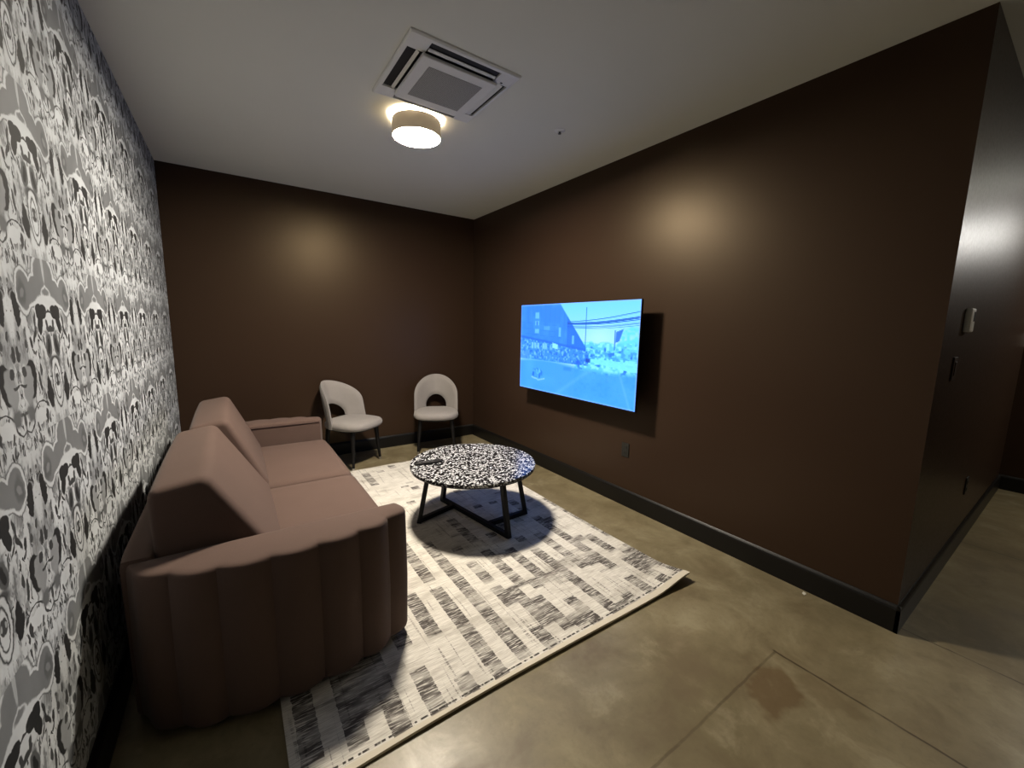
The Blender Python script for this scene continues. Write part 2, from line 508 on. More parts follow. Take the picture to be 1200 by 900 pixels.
def skirting(name, a, b, inward, h=0.138, t=0.016):
    """board running from a to b (2-D), its face on the side of 'inward'"""
    bm = bmesh.new()
    a = Vector((*a, 0)); b = Vector((*b, 0)); n = Vector((*inward, 0))
    prof = [(0, 0), (t, 0), (t, h - 0.022), (t * 0.8, h - 0.012), (t * 0.45, h - 0.004), (t * 0.25, h), (0, h)]
    rings = []
    for q in (a, b):
        rings.append([q + n * (d) + Vector((0, 0, z)) for d, z in prof])
    loft(bm, rings)
    return struct(name, bm, MT['base'])
skirting('baseboard_back', (XL, 0), (0, 0), (0, -1))
skirting('baseboard_right', (0, 0), (0, YC - 0.016), (-1, 0))
skirting('baseboard_hall', (-0.016, YC), (XE, YC), (0, -1))
skirting('baseboard_end', (XE, YC), (XE, YF), (-1, 0))
skirting('baseboard_left', (XL, 0), (XL, YF), (1, 0))

# ------------------------------------------------------------------ rug
def make_rug():
    x0, x1, y0, y1 = -2.512, -0.487, -3.42, -0.628
    nx, ny = 90, 120
    bm = bmesh.new()
    def top(i, j):
        x = x0 + (x1 - x0) * i / nx
        y = y0 + (y1 - y0) * j / ny
        z = 0.011 + 0.0012 * mnoise.noise(Vector((x * 2.2, y * 2.2, 0)))
        dcx, dcy = x1 - x, y - y0
        z += 0.034 * (sstep(0.30, 0.0, math.hypot(dcx * 0.8, dcy * 1.1)) ** 1.6)
        z += 0.007 * sstep(0.07, 0.0, dcy) * sstep(-2.5, -2.0, x)
        y += 0.010 * math.sin((x - x0) * 2.4) * (1 - j / ny) - 0.008 * (1 - j / ny)
        x += 0.006 * math.sin(y * 3.1) * (i / nx)
        return x, y, z
    T = [[None] * (ny + 1) for _ in range(nx + 1)]
    B = [[None] * (ny + 1) for _ in range(nx + 1)]
    for i in range(nx + 1):
        for j in range(ny + 1):
            x, y, z = top(i, j)
            T[i][j] = bm.verts.new((x, y, z))
            B[i][j] = bm.verts.new((x, y, max(0.0005, z - 0.0105)))
    for i in range(nx):
        for j in range(ny):
            bm.faces.new((T[i][j], T[i + 1][j], T[i + 1][j + 1], T[i][j + 1]))
            bm.faces.new((B[i][j + 1], B[i + 1][j + 1], B[i + 1][j], B[i][j]))
    for i in range(nx):
        bm.faces.new((B[i][0], B[i + 1][0], T[i + 1][0], T[i][0]))
        bm.faces.new((T[i][ny], T[i + 1][ny], B[i + 1][ny], B[i][ny]))
    for j in range(ny):
        bm.faces.new((T[0][j], T[0][j + 1], B[0][j + 1], B[0][j]))
        bm.faces.new((B[nx][j], B[nx][j + 1], T[nx][j + 1], T[nx][j]))
    o = obj('rug', bm, MT['rug'], smooth=True)
    return tag(o, 'cream woven rug with broken black dashes lying on the concrete floor', 'rug')
make_rug()

# ------------------------------------------------------------------ sofa
SX, SY = -2.43, -1.87                   # root of the sofa
sofa = thing('sofa', 'mauve brown two seat sofa with scalloped arms along the patterned wall', 'sofa', (SX, SY, 0))

def arm_contour(sgn):
    """plan outline of an arm, local to the sofa root; sgn -1 is the arm towards the camera"""
    cusps = [(-2.000, -2.842), (-2.072, -2.975), (-2.205, -3.026), (-2.356, -3.045), (-2.512, -3.048), (-2.670, -3.030), (-2.800, -2.985), (-2.900, -2.900)]
    bul = [0.062, 0.030, 0.026, 0.024, 0.024, 0.026, 0.026]
    pts = []
    n = 14
    for (a, b, h) in zip(cusps, cusps[1:], bul):
        a = Vector(a); b = Vector(b)
        d = b - a
        nrm = Vector((-d.y, d.x)).normalized()
        if nrm.y > 0 and abs(nrm.y) > abs(nrm.x): nrm = -nrm
        if (a + b).x > -4.2 and nrm.x < 0 and abs(nrm.x) > abs(nrm.y): nrm = -nrm
        for i in range(n):
            t = i / n
            k = math.sqrt(max(0.0, 1 - (2 * t - 1) ** 2))
            k = 0.20 * k + 0.80 * math.sin(PI * t)
            pts.append(a + d * t + nrm * (h * k))
    pts.append(Vector(cusps[-1]))
    pts.append(Vector((-2.930, -2.842)))
    m = 26
    for i in range(1, m):
        pts.append(Vector((-2.930 + (0.930) * i / m, -2.842)))
    out = []
    for q in pts:
        lx, ly = q.x - SX, q.y - SY
        out.append((lx, ly if sgn < 0 else -ly))
    return out

def inset_poly(pts, d):
    n = len(pts)
    area = sum(pts[i][0] * pts[(i + 1) % n][1] - pts[(i + 1) % n][0] * pts[i][1] for i in range(n))
    s = 1 if area > 0 else -1
    res = []
    for i in range(n):
        a = Vector(pts[i - 1]); b = Vector(pts[i]); c = Vector(pts[(i + 1) % n])
        e1 = (b - a); e2 = (c - b)
        if e1.length < 1e-9: e1 = e2
        if e2.length < 1e-9: e2 = e1
        n1 = Vector((-e1.y, e1.x)).normalized() * s
        n2 = Vector((-e2.y, e2.x)).normalized() * s
        nn = (n1 + n2)
        if nn.length < 1e-6: nn = n1
        nn.normalize()
        k = max(0.55, nn.dot(n1))
        res.append(b + nn * (d / k))
    return res

def lofted_plan(contour, levels):
    bm = bmesh.new()
    rings = []
    for z, d in levels:
        ip = inset_poly(contour, d) if d else [Vector(q) for q in contour]
        rings.append([(q.x, q.y, z) for q in ip])
    loft(bm, rings, True, True)
    for f in bm.faces[:]:
        if len(f.verts) > 8:
            bmesh.ops.triangulate(bm, faces=[f])
    return bm
ARM_TOP = 0.622
lv = [(0.030, 0.026), (0.034, 0.016), (0.046, 0.005), (0.064, 0.0), (0.30, -0.004), (0.580, 0.0), (0.603, 0.001), (0.613, 0.004), (0.619, 0.010), (ARM_TOP, 0.018), (ARM_TOP + 0.003, 0.034)]
for s in (-1, 1):
    a = obj('arm', lofted_plan(arm_contour(s), lv), MT['sofa'], sofa, smooth=True)
    bm = bmesh.new()
    yi = (-2.8405 - SY) * (1 if s < 0 else -1)
    add_tube(bm, (-2.86 - SX, yi, 0.596), (-2.005 - SX, yi, 0.596), 0.0045, 0.0045, 10)
    obj('piping', bm, MT['piping'], a, smooth=True)['label'] = 'darker piping'

def rbox(x0, x1, y0, y1, z0, z1, r, crown=0.0, n=14, crown_x=0.0):
    """soft upholstered block: rounded box with a crowned top"""
    bm = bmesh.new()
    bmesh.ops.create_cube(bm, size=2.0)
    bmesh.ops.subdivide_edges(bm, edges=bm.edges[:], cuts=n, use_grid_fill=True)
    cx, cy, cz = (x0 + x1) / 2, (y0 + y1) / 2, (z0 + z1) / 2
    hx, hy, hz = (x1 - x0) / 2, (y1 - y0) / 2, (z1 - z0) / 2
    def sp(t):   # concentrate rows at the edges
        return math.copysign(abs(t) ** 0.75, t)
    for v in bm.verts:
        q = Vector((sp(v.co.x) * hx, sp(v.co.y) * hy, sp(v.co.z) * hz))
        c = Vector((max(-hx + r, min(hx - r, q.x)), max(-hy + r, min(hy - r, q.y)), max(-hz + r, min(hz - r, q.z))))
        d = q - c
        if d.length > 1e-9:
            d = d.normalized() * r
        p = c + d
        a, b = p.x / hx, p.y / hy
        if p.z > 0:
            p.z += crown * (1 - a * a) * (1 - b * b)
        if p.x > 0:
            p.x += crown_x * (1 - b ** 4) * (1 - (p.z / hz) ** 2)
        v.co = p + Vector((cx, cy, cz))
    return bm
# frame under the seat, with a channelled front
def seat_base():
    pts = []
    y0, y1 = -2.85 - SY, -0.89 - SY
    k = 12
    for i in range(k):
        for j in range(10):
            t = j / 10
            pts.append((-2.015 - SX + 0.022 * math.sin(PI * t), y0 + (y1 - y0) * (i + t) / k))
    pts.append((-2.015 - SX, y1))
    pts.append((-2.90 - SX, y1)); pts.append((-2.90 - SX, y0))
    return lofted_plan(pts, [(0.032, 0.012), (0.045, 0.003), (0.06, 0.0), (0.27, 0.0), (0.30, 0.01)])
obj('seat_base', seat_base(), MT['sofa'], sofa, smooth=True)
# rounded shell behind the back cushions
obj('back_panel', rbox(-2.945 - SX, -2.845 - SX, -2.86 - SY, -0.88 - SY, 0.035, 0.640, 0.030), MT['sofa'], sofa, smooth=True)
for (a, b) in ((-2.838, -1.874), (-1.866, -0.902)):
    obj('seat_cushion', rbox(-2.60 - SX, -1.962 - SX, a - SY, b - SY, 0.285, 0.452, 0.045, 0.012, crown_x=0.012), MT['sofa'], sofa, smooth=True)

def back_cushion(ya, yb, dx, dz):
    prof = [(-2.435, 0.452), (-2.670 + dx, 0.866 + dz), (-2.846 + dx, 0.840 + dz), (-2.850, 0.46)]
    rad = [0.020, 0.050, 0.045, 0.03]
    pts = []
    n = len(prof)
    for i in range(n):
        p = Vector(prof[i]); a = Vector(prof[i - 1]); b = Vector(prof[(i + 1) % n])
        da = (a - p).normalized(); db = (b - p).normalized()
        ang = da.angle(db)
        tl = rad[i] / math.tan(ang / 2)
        pa, pb = p + da * tl, p + db * tl
        for k in range(9):
            t = k / 8
            pts.append(((1 - t) ** 2) * pa + 2 * t * (1 - t) * p + t * t * pb)
        # straight run to the next corner, split for the bulge
        nb = Vector(prof[(i + 2) % n])
        pn = b
        db2 = (p - pn).normalized(); da2 = (nb - pn).normalized()
        tl2 = rad[(i + 1) % n] / math.tan(db2.angle(da2) / 2)
        q0, q1 = pb, pn + db2 * tl2
        for k in range(1, 8):
            pts.append(q0.lerp(q1, k / 8))
    cen = sum((Vector(q) for q in pts), Vector((0, 0))) / len(pts)
    bm = bmesh.new()
    rings = []
    m = 22
    L = yb - ya
    r = 0.030
    for j in range(m + 1):
        t = j / m
        t = 0.5 - 0.5 * math.cos(PI * t)
        y = ya + L * t
        e = min(t, 1 - t) * L
        ins = r - math.sqrt(max(0, r * r - (r - min(e, r)) ** 2)) if e < r else 0.0
        ip = inset_poly([(q.x, q.y) for q in pts], ins * 0.9)
        bulge = 0.016 * (1 - (2 * t - 1) ** 2)
        ring = []
        for q, q0 in zip(ip, pts):
            d = (q0 - cen)
            w = bulge * (0.3 + 0.7 * sstep(-0.13, 0.02, d.x))
            qq = q + d.normalized() * (w * (0.2 + 0.8 * sstep(0.46, 0.58, q.y)))
            ring.append((qq.x - SX, y - SY, qq.y))
        rings.append(ring)
    loft(bm, rings)
    return bm
for (a, b, dx, dz) in ((-2.828, -1.880, -0.012, 0.008), (-1.862, -0.910, 0.042, 0.014)):
    obj('back_cushion', back_cushion(a, b, dx, dz), MT['sofa'], sofa, smooth=True)
for (fx, fy, z0) in ((-2.10, -2.86, 0.0125), (-2.10, -0.88, 0.0125), (-2.80, -2.86, 0.0), (-2.80, -0.88, 0.0)):
    bm = bmesh.new()
    loft(bm, [[(fx - SX + r * math.cos(2 * PI * i / 20), fy - SY + r * math.sin(2 * PI * i / 20), z) for i in range(20)] for r, z in ((0.020, z0), (0.024, 0.036))])
    obj('foot', bm, MT['blackleg'], sofa, smooth=True)

# ------------------------------------------------------------------ chairs
def make_chair(label, loc, rz):
    t = thing('side_chair', label, 'chair', loc, rz, 'pale side chairs against the back wall')
    # seat: soft rounded square, front towards -y
    def seat_ring(z, k):
        ring = []
        for i in range(56):
            a = 2 * PI * i / 56
            ca, sa = math.cos(a), math.sin(a)
            e = 2 / 3.4
            x = 0.250 * k * math.copysign(abs(ca) ** e, ca)
            y = 0.245 * k * math.copysign(abs(sa) ** e, sa)
            if y > 0: x *= 1 - 0.14 * (y / 0.245)
            if sa < 0: y -= 0.015 * (1 - abs(x) / 0.25)
            ring.append((x, y - 0.01, z))
        return ring
    prof = [(0.395, 0.86), (0.398, 0.93), (0.408, 0.98), (0.428, 1.0), (0.448, 0.985), (0.462, 0.94), (0.470, 0.86), (0.476, 0.66), (0.479, 0.40), (0.480, 0.12)]
    bm = bmesh.new()
    loft(bm, [seat_ring(z, k) for z, k in prof])
    obj('seat', bm, MT['boucle'], t, smooth=True)
    bm = bmesh.new()
    loft(bm, [seat_ring(z, k) for z, k in ((0.372, 0.70), (0.376, 0.80), (0.397, 0.84))])
    obj('seat_frame', bm, MT['blackleg'], t, smooth=True)
    # backrest: an arch with an arched opening, bent round the back of the seat
    N = 60
    def arch(w, hb, hs, ht, u, pw):
        """u 0..1 from bottom left over the top to bottom right"""
        L1 = hs - hb
        L2 = PI * (w + (ht - hs)) / 2
        tot = 2 * L1 + L2
        d = u * tot
        if d < L1: return -w, hb + d
        if d > L1 + L2: return w, hb + (tot - d)
        a = PI - PI * (d - L1) / L2
        ca, sa = math.cos(a), math.sin(a)
        return w * math.copysign(abs(ca) ** pw, ca), hs + (ht - hs) * abs(sa) ** pw
    K = 9
    T = 0.042
    bm = bmesh.new()
    rings = []
    def place(s, h, off):
        rec = 0.27 * max(0, h - 0.45)
        y = 0.235 - 3.3 * s * s + rec * (1 - 1.2 * abs(s))
        nx, ny = 6.6 * s, 1.0
        ln = math.hypot(nx, ny)
        return (s + nx / ln * off, y + ny / ln * off, h)
    for i in range(N + 1):
        u = i / N
        o_ = arch(0.248, 0.405, 0.625, 0.845, u, 0.92)
        n_ = arch(0.118, 0.405, 0.490, 0.605, u, 1.0)
        fr, bk = [], []
        for j in range(K + 1):
            f = j / K
            s = n_[0] + (o_[0] - n_[0]) * f
            h = n_[1] + (o_[1] - n_[1]) * f
            th = T * 0.5 * (max(0.0, 1 - abs(2 * f - 1) ** 5) ** 0.5)
            fr.append(place(s, h, -th))
            bk.append(place(s, h, th))
        rings.append(fr + list(reversed(bk[1:-1])))
    loft(bm, rings)
    obj('backrest', bm, MT['boucle'], t, smooth=True)
    for sx in (-1, 1):
        for sy in (-1, 1):
            bm = bmesh.new()
            add_tube(bm, (sx * 0.172, sy * 0.150, 0.392), (sx * 0.203, sy * 0.170, 0.028), 0.0245, 0.0130, 16)
            leg = obj('leg', bm, MT['blackleg'], t, smooth=True)
            bm = bmesh.new()
            add_tube(bm, (sx * 0.203, sy * 0.170, 0.030), (sx * 0.2055, sy * 0.1715, 0.0), 0.0138, 0.0125, 16)
            cap = obj('foot_cap', bm, MT['ferrule'], leg, smooth=True)
            cap['label'] = 'pale steel foot cap'
    return t
chairA = make_chair('pale grey dining chair angled beside the far end of the brown sofa', (-1.612, -0.362, 0), math.radians(36))
chairB = dup(chairA, (-0.685, -0.360, 0), math.radians(-24), 'pale grey dining chair in the room corner beyond the terrazzo coffee table', 'pale side chairs against the back wall')

# ------------------------------------------------------------------ coffee table
TX, TY, TZ = -1.17, -2.11, 0.452
table = thing('coffee_table', 'round black and white terrazzo coffee table on black metal legs', 'table', (TX, TY, 0.012))
R = 0.455
zt = TZ - 0.012
top = obj('tabletop', lathe([(R - 0.004, zt - 0.022), (R, zt - 0.018), (R, zt - 0.003), (R - 0.003, zt)], 128, cap0=True, cap1=True), MT['terrazzo'], table, smooth=True)
obj('rim', lathe([(R - 0.05, zt - 0.030), (R - 0.006, zt - 0.030), (R - 0.004, zt - 0.0222), (R - 0.05, zt - 0.0222)], 128), MT['blackmetal'], table, smooth=False)
feet = {'A': (-1.540, -1.970), 'B': (-1.112, -2.500), 'C': (-0.800, -2.268), 'D': (-1.239, -1.722)}
r_ = 0.0155
loc = {k: Vector((v[0] - TX, v[1] - TY, 0)) for k, v in feet.items()}
for k in 'ABCD':
    f = loc[k]
    tp = f * 0.80
    bm = bmesh.new()
    add_tube(bm, (f.x, f.y, 0.001), (tp.x, tp.y, zt - 0.022), r_, r_, square=True, up=(f.y, -f.x, 0.0001))
    obj('leg', bm, MT['blackmetal'], table)
def bar(a, b):
    bm = bmesh.new()
    add_tube(bm, (a.x, a.y, r_ + 0.0005), (b.x, b.y, r_ + 0.0005), r_, r_, square=True)
    obj('floor_bar', bm, MT['blackmetal'], table)
D, B = loc['D'], loc['B']
bar(D, B)
bar(loc['A'], D.lerp(B, 0.20))
bar(loc['C'], D.lerp(B, 0.72))

# ------------------------------------------------------------------ remote control on the table
rem = thing('remote_control', 'slim black remote control lying on the speckled coffee table', 'remote', (-1.470, -1.985, TZ + 0.0005), math.radians(-8))
obj('body', rbox(-0.098, 0.098, -0.021, 0.021, 0.0, 0.016, 0.0075, n=8), MT['plastic'], rem, smooth=True)
for i in range(4):
    for j in range(2):
        obj('button', box(-0.07 + i * 0.03, -0.055 + i * 0.03, -0.013 + j * 0.016, -0.003 + j * 0.016, 0.0150, 0.0178, 0.001), MT['button'], rem)

# ------------------------------------------------------------------ television
TVX, Y0, Y1, Z0, Z1 = -0.152, -2.722, -1.264, 0.829, 1.648
tv = thing('television', 'wall mounted flat television showing a blue tinted street view', 'television', (TVX, (Y0 + Y1) / 2, Z0))
cy = (Y0 + Y1) / 2
def tvbox(name, x0, x1, y0, y1, z0, z1, mat, bev=0.003, parent=tv):
    return obj(name, box(x0 - TVX, x1 - TVX, y0 - cy, y1 - cy, z0 - Z0, z1 - Z0, bev), mat, parent)
tvbox('cabinet', TVX + 0.0012, TVX + 0.020, Y0 - 0.004, Y1 + 0.004, Z0 - 0.010, Z1 + 0.004, MT['plastic'])
tvbox('back_housing', TVX + 0.019, TVX + 0.052, Y0 + 0.16, Y1 - 0.16, Z0 + 0.02, Z1 - 0.25, MT['plastic'], 0.01)
tvbox('wall_bracket', TVX + 0.050, -0.0006, cy - 0.26, cy + 0.26, Z0 + 0.24, Z0 + 0.50, MT['blackmetal'], 0.004)

def lin(c):
    return [((v / 255) / 12.92 if v <= 10.31 else (((v / 255) + 0.055) / 1.055) ** 2.4) for v in c]
def picture(nx, ny):
    """the street view on the screen, s to the right, t downwards"""
    S, T = np.meshgrid((np.arange(nx) + 0.5) / nx, (np.arange(ny) + 0.5) / ny)
    rng = np.random.default_rng(5)
    def nz(fx, fy, seed):
        g = np.random.default_rng(seed).random((fy + 2, fx + 2))
        xs, ys = S * fx, T * fy
        xi, yi = xs.astype(int), ys.astype(int)
        xf, yf = xs - xi, ys - yi
        xf = xf * xf * (3 - 2 * xf); yf = yf * yf * (3 - 2 * yf)
        return (g[yi, xi] * (1 - xf) + g[yi, xi + 1] * xf) * (1 - yf) + (g[yi + 1, xi] * (1 - xf) + g[yi + 1, xi + 1] * xf) * yf
    def soft(d, w=0.006):
        return np.clip(0.5 - d / w, 0, 1)
    img = np.zeros((ny, nx, 3))
    def put(m, c):
        m = m[..., None]
        img[:] = img * (1 - m) + np.array(c, float) * m
    # sky
    k = np.clip(T / 0.5, 0, 1)[..., None]
    img[:] = np.array([118, 222, 255]) * (1 - k) + np.array([172, 240, 250]) * k
    glow = np.exp(-(((S - 0.74) / 0.12) ** 2 + ((T - 0.36) / 0.14) ** 2))
    put(glow * 0.7, (190, 246, 250))
    # far trees
    tl = 0.43 - 0.03 * nz(14, 1, 3) - 0.05 * np.clip((S - 0.85) / 0.15, 0, 1) - 0.03 * nz(40, 1, 4)
    n1 = nz(60, 46, 7)
    put(soft(tl - T, 0.02) * (S > 0.55), (96, 208, 214))
    put(soft(tl - T, 0.02) * (S > 0.55) * np.clip((n1 - 0.45) * 4, 0, 1), (136, 242, 206))
    put(soft(tl + 0.05 - T, 0.02) * (S > 0.55) * np.clip((nz(50, 40, 9) - 0.62) * 6, 0, 1), (48, 132, 190))
    tr = ((S - 0.96) / 0.085) ** 2 + ((T - 0.36) / 0.13) ** 2
    put(np.clip((1.1 - tr) * 2, 0, 1) * np.clip(-0.15 + 1.7 * nz(60, 50, 11), 0, 1), (104, 228, 194))
    # roadside verge on the right
    put(((T > 0.55) & (S > 0.6) & (T < 0.585 + (S - 0.6) * 0.17)).astype(float) * 0.9, (128, 242, 236))
    put(((T > 0.47) & (T < 0.56) & (S > 0.62)) * np.clip((nz(70, 50, 13) - 0.5) * 4, 0, 1), (70, 170, 214))
    # the long dark building on the left, its roof line falling away
    roof = np.where(S < 0.40, -1.0, (S - 0.40) / 0.235 * 0.46)
    bmask = soft(roof - T, 0.012) * (S < 0.635)
    bmask = bmask * (T < 0.62)
    put(bmask, (52, 140, 236))
    put(bmask * np.clip((nz(26, 12, 15) - 0.4) * 1.5, 0, 1) * 0.6, (72, 164, 250))
    put(bmask * (S > 0.47) * 0.6, (34, 112, 226))
    for x in np.arange(0.04, 0.62, 0.045):          # cladding seams
        put(bmask * soft(abs(S - x) - 0.0015, 0.004) * (T < 0.36) * 0.35, (36, 118, 214))
    for y in (0.20, 0.27, 0.33):
        put(bmask * soft(abs(T - y - S * 0.10) - 0.002, 0.005) * (S < 0.42) * 0.5, (36, 116, 206))
    for (sx, t0, t1, w) in ((0.178, 0.09, 0.16, 0.020), (0.178, 0.19, 0.24, 0.020), (0.178, 0.28, 0.33, 0.022), (0.405, 0.26, 0.36, 0.010), (0.525, 0.34, 0.43, 0.009), (0.28, 0.25, 0.29, 0.03)):
        put(bmask * soft(np.maximum(abs(S - sx) - w, abs(T - (t0 + t1) / 2) - (t1 - t0) / 2)) * (0.4 if sx == 0.28 else 0.85), (112, 204, 255))
    put(soft(np.maximum(abs(S - 0.178) - 0.008, abs(T - 0.215) - 0.022)) * 0.8, (36, 110, 200))
    # awning line and the shop fronts under it
    aw = 0.375 + S * 0.17
    put((S < 0.63) * soft(abs(T - aw) - 0.014, 0.014) * 0.75, (38, 112, 196))
    shop = (S < 0.66) * (T > aw + 0.012) * (T < 0.64 + 0.0 * S)
    put(shop.astype(float), (60, 150, 240))
    put(shop * np.clip((nz(84, 52, 17) - 0.5) * 3, 0, 1) * 0.75, (126, 214, 252))
    put(shop * np.clip((nz(78, 54, 19) - 0.55) * 4, 0, 1) * 0.7, (34, 112, 196))
    for sx in (0.135, 0.165, 0.195, 0.25, 0.275):
        put(soft(np.maximum(abs(S - sx) - 0.011, abs(T - 0.475) - 0.034)) * 0.85, (128, 212, 255))
    put(soft(np.maximum(abs(S - 0.365) - 0.026, abs(T - 0.465 - (S - 0.365) * 0.3) - 0.028)), (150, 240, 246))
    put(soft(np.maximum(abs(S - 0.055) - 0.045, abs(T - 0.60) - 0.05)) * 0.5, (96, 170, 246))
    # the road
    road = soft(0.66 - 0.03 * np.sin(S * 6) - T, 0.05) * (1 - ((T < 0.585 + (S - 0.6) * 0.17) & (S > 0.6)))
    put(road * 0.95, (62, 162, 248))
    put(road * np.clip(nz(9, 7, 21) - 0.35, 0, 1) * 0.8, (86, 186, 255))
    put(road * soft(abs((S - 0.42) - (0.96 - T) * 0.9) - 0.012, 0.05) * 0.35, (120, 205, 255))
    put(road * soft(abs((S - 0.93) + (0.85 - T) * 0.25) - 0.004, 0.02) * 0.5, (120, 205, 255))
    # planter of plants by the kerb
    put(np.clip((1.1 - ((S - 0.19) / 0.065) ** 2 - ((T - 0.80) / 0.065) ** 2) * 2, 0, 1) * np.clip(nz(60, 40, 23) * 1.6 - 0.3, 0, 1), (34, 116, 176))
    put(np.clip((1.1 - ((S - 0.19) / 0.04) ** 2 - ((T - 0.77) / 0.04) ** 2) * 2, 0, 1) * np.clip(nz(70, 50, 24) * 2 - 0.6, 0, 1), (96, 200, 214))
    put(soft(np.maximum(abs(S - 0.165) - 0.035, abs(T - 0.862 - (S - 0.165) * 0.22) - 0.009)), (128, 206, 255))
    put(soft(np.maximum(abs(S - 0.235) - 0.038, abs(T - 0.865 + (S - 0.235) * 0.42) - 0.008)), (128, 206, 255))
    put(soft(abs(S - 0.485 - 0.0 * T) - 0.035, 0.02) * soft(abs(T - 0.70) - 0.02, 0.02) * 0.5, (40, 130, 214))
    put(soft(abs(S - 0.655) - 0.018, 0.01) * soft(abs(T - 0.585) - 0.02, 0.01) * 0.9, (22, 74, 150))
    put(soft(abs(S - 0.575) - 0.02, 0.02) * soft(abs(T - 0.62) - 0.02, 0.02) * 0.7, (28, 92, 190))
    # utility pole, wires and a sign
    put(soft(abs(S - 0.628) - 0.003, 0.004) * ((T > 0.05) & (T < 0.45)) * 0.85, (40, 110, 160))
    for (a, b, w, al) in ((0.20, 0.105, 0.004, 0.8), (0.215, 0.155, 0.010, 0.9), (0.222, 0.175, 0.004, 0.8), (0.245, 0.205, 0.004, 0.75), (0.255, 0.225, 0.003, 0.5)):
        f = np.clip((S - 0.45) / 0.55, 0, 1)
        put((S > 0.47) * soft(abs(T - (a + (b - a) * f + 0.018 * np.sin(f * PI))) - w, 0.006) * al, (30, 96, 160))
    put(soft(np.maximum(abs(S - 0.868 + (T - 0.33) * 0.12) - 0.020 + (T - 0.30) * 0.10, abs(T - 0.33 + (S - 0.868) * 0.6) - 0.05)) * 0.9, (44, 116, 180))
    put(soft(abs(S - 0.845) - 0.003, 0.004) * ((T > 0.27) & (T < 0.46)), (36, 108, 176))
    # bright lines of the panel's edge
    e = np.minimum(np.minimum(S, 1 - S) * 1.78, np.minimum(T, 1 - T))
    put(soft(e - 0.011, 0.010) * 0.55, (158, 206, 255))
    return img
def make_screen():
    nx, ny = 208, 117
    bm = bmesh.new()
    w, h = Y1 - Y0, Z1 - Z0
    V = [[bm.verts.new((0.0, w / 2 - w * i / nx, h - h * j / ny)) for i in range(nx + 1)] for j in range(ny + 1)]
    for j in range(ny):
        for i in range(nx):
            bm.faces.new((V[j][i], V[j + 1][i], V[j + 1][i + 1], V[j][i + 1]))
    M = NM('lit_street_picture')
    at = M.node('ShaderNodeAttribute', attribute_name='picture')
    M.set((0.01, 0.01, 0.012), 0.25)
    M.put(M.b.inputs['Emission Color'], at.outputs['Color'])
    M.b.inputs['Emission Strength'].default_value = 1.0
    o = obj('screen', bm, M.m, tv)
    img = picture(nx, ny) / 255.0
    l = np.where(img <= 0.04045, img / 12.92, ((img + 0.055) / 1.055) ** 2.4)
    a = o.data.color_attributes.new('picture', 'FLOAT_COLOR', 'CORNER')
    rgba = np.ones((ny * nx, 4)); rgba[:, :3] = l.reshape(-1, 3) * np.array([1.05, 1.10, 1.9])
    a.data.foreach_set('color', np.repeat(rgba, 4, axis=0).ravel().astype(np.float32))
    o['label'] = 'lit screen with a blue street view'
make_screen()

# ------------------------------------------------------------------ ceiling light
LX, LY = -1.515, -1.965
ZB, ZT = 2.622, 2.716
lamp = thing('ceiling_light', 'round taupe drum ceiling light glowing warm white beside the air unit', 'ceiling light', (LX, LY, H))
rl = 0.152
obj('drum_shade', lathe([(rl, ZB - H), (rl, ZT - H), (rl - 0.004, ZT - H), (rl - 0.004, ZB - H)], 96), MT['shade'], lamp, smooth=True)
bmv = bmesh.new()
loft(bmv, [[(r * math.cos(2 * PI * i / 96), r * math.sin(2 * PI * i / 96), z - H) for i in range(96)] for r, z in ((0.147, ZB + 0.016), (0.147, ZB + 0.003), (0.142, ZB + 0.001), (0.10, ZB - 0.001), (0.03, ZB - 0.002))], cap0=False)
d_ = obj('diffuser', bmv, MT['diffuser'], lamp, smooth=True)
d_['label'] = 'glowing warm white diffuser'
obj('glow_ring', lathe([(0.095, ZT - 0.012 - H), (0.130, ZT - 0.012 - H), (0.130, ZT - 0.008 - H), (0.095, ZT - 0.008 - H), (0.095, ZT - 0.012 - H)], 64), MT['upglow'], lamp)
obj('ceiling_plate', lathe([(0.055, ZB + 0.018 - H), (0.060, ZT - 0.02 - H), (0.060, -0.0005), (0.055, -0.0005)], 48, cap0=True, cap1=True), MT['shadein'], lamp, smooth=True)

# ------------------------------------------------------------------ ceiling cassette of the air conditioner
VX, VY = -1.535, -2.418
vent = thing('air_conditioner', 'square white air conditioning cassette set in the ceiling', 'air conditioner', (VX, VY, H))
def frame_ring(ho, hi, zo, zi, zt):
    bm = bmesh.new()
    def sq(h, z): return [(-h, -h, z), (h, -h, z), (h, h, z), (-h, h, z)]
    loft(bm, [sq(ho, zt), sq(ho, zo + 0.006), sq(ho - 0.006, zo), sq(hi, zi), sq(hi, zt)], False, False)
    return bm
hv = 0.300
obj('outer_frame', frame_ring(hv, 0.278, -0.014, -0.016, -0.0005), MT['whiteplastic'], vent)
obj('air_slot', box(-0.279, 0.279, -0.279, 0.279, -0.006, -0.0005), MT['ventdark'], vent)['label'] = 'dark recess behind the louvers'
for (sx, sy) in ((-1, -1), (1, -1), (1, 1), (-1, 1)):    # corner plates
    bm = bmesh.new()
    x0, x1 = sorted((sx * 0.192, sx * 0.279)); y0, y1 = sorted((sy * 0.192, sy * 0.279))
    add_box(bm, x0, x1, y0, y1, -0.0158, -0.004)
    obj('corner_cover', bm, MT['whiteplastic'], vent)
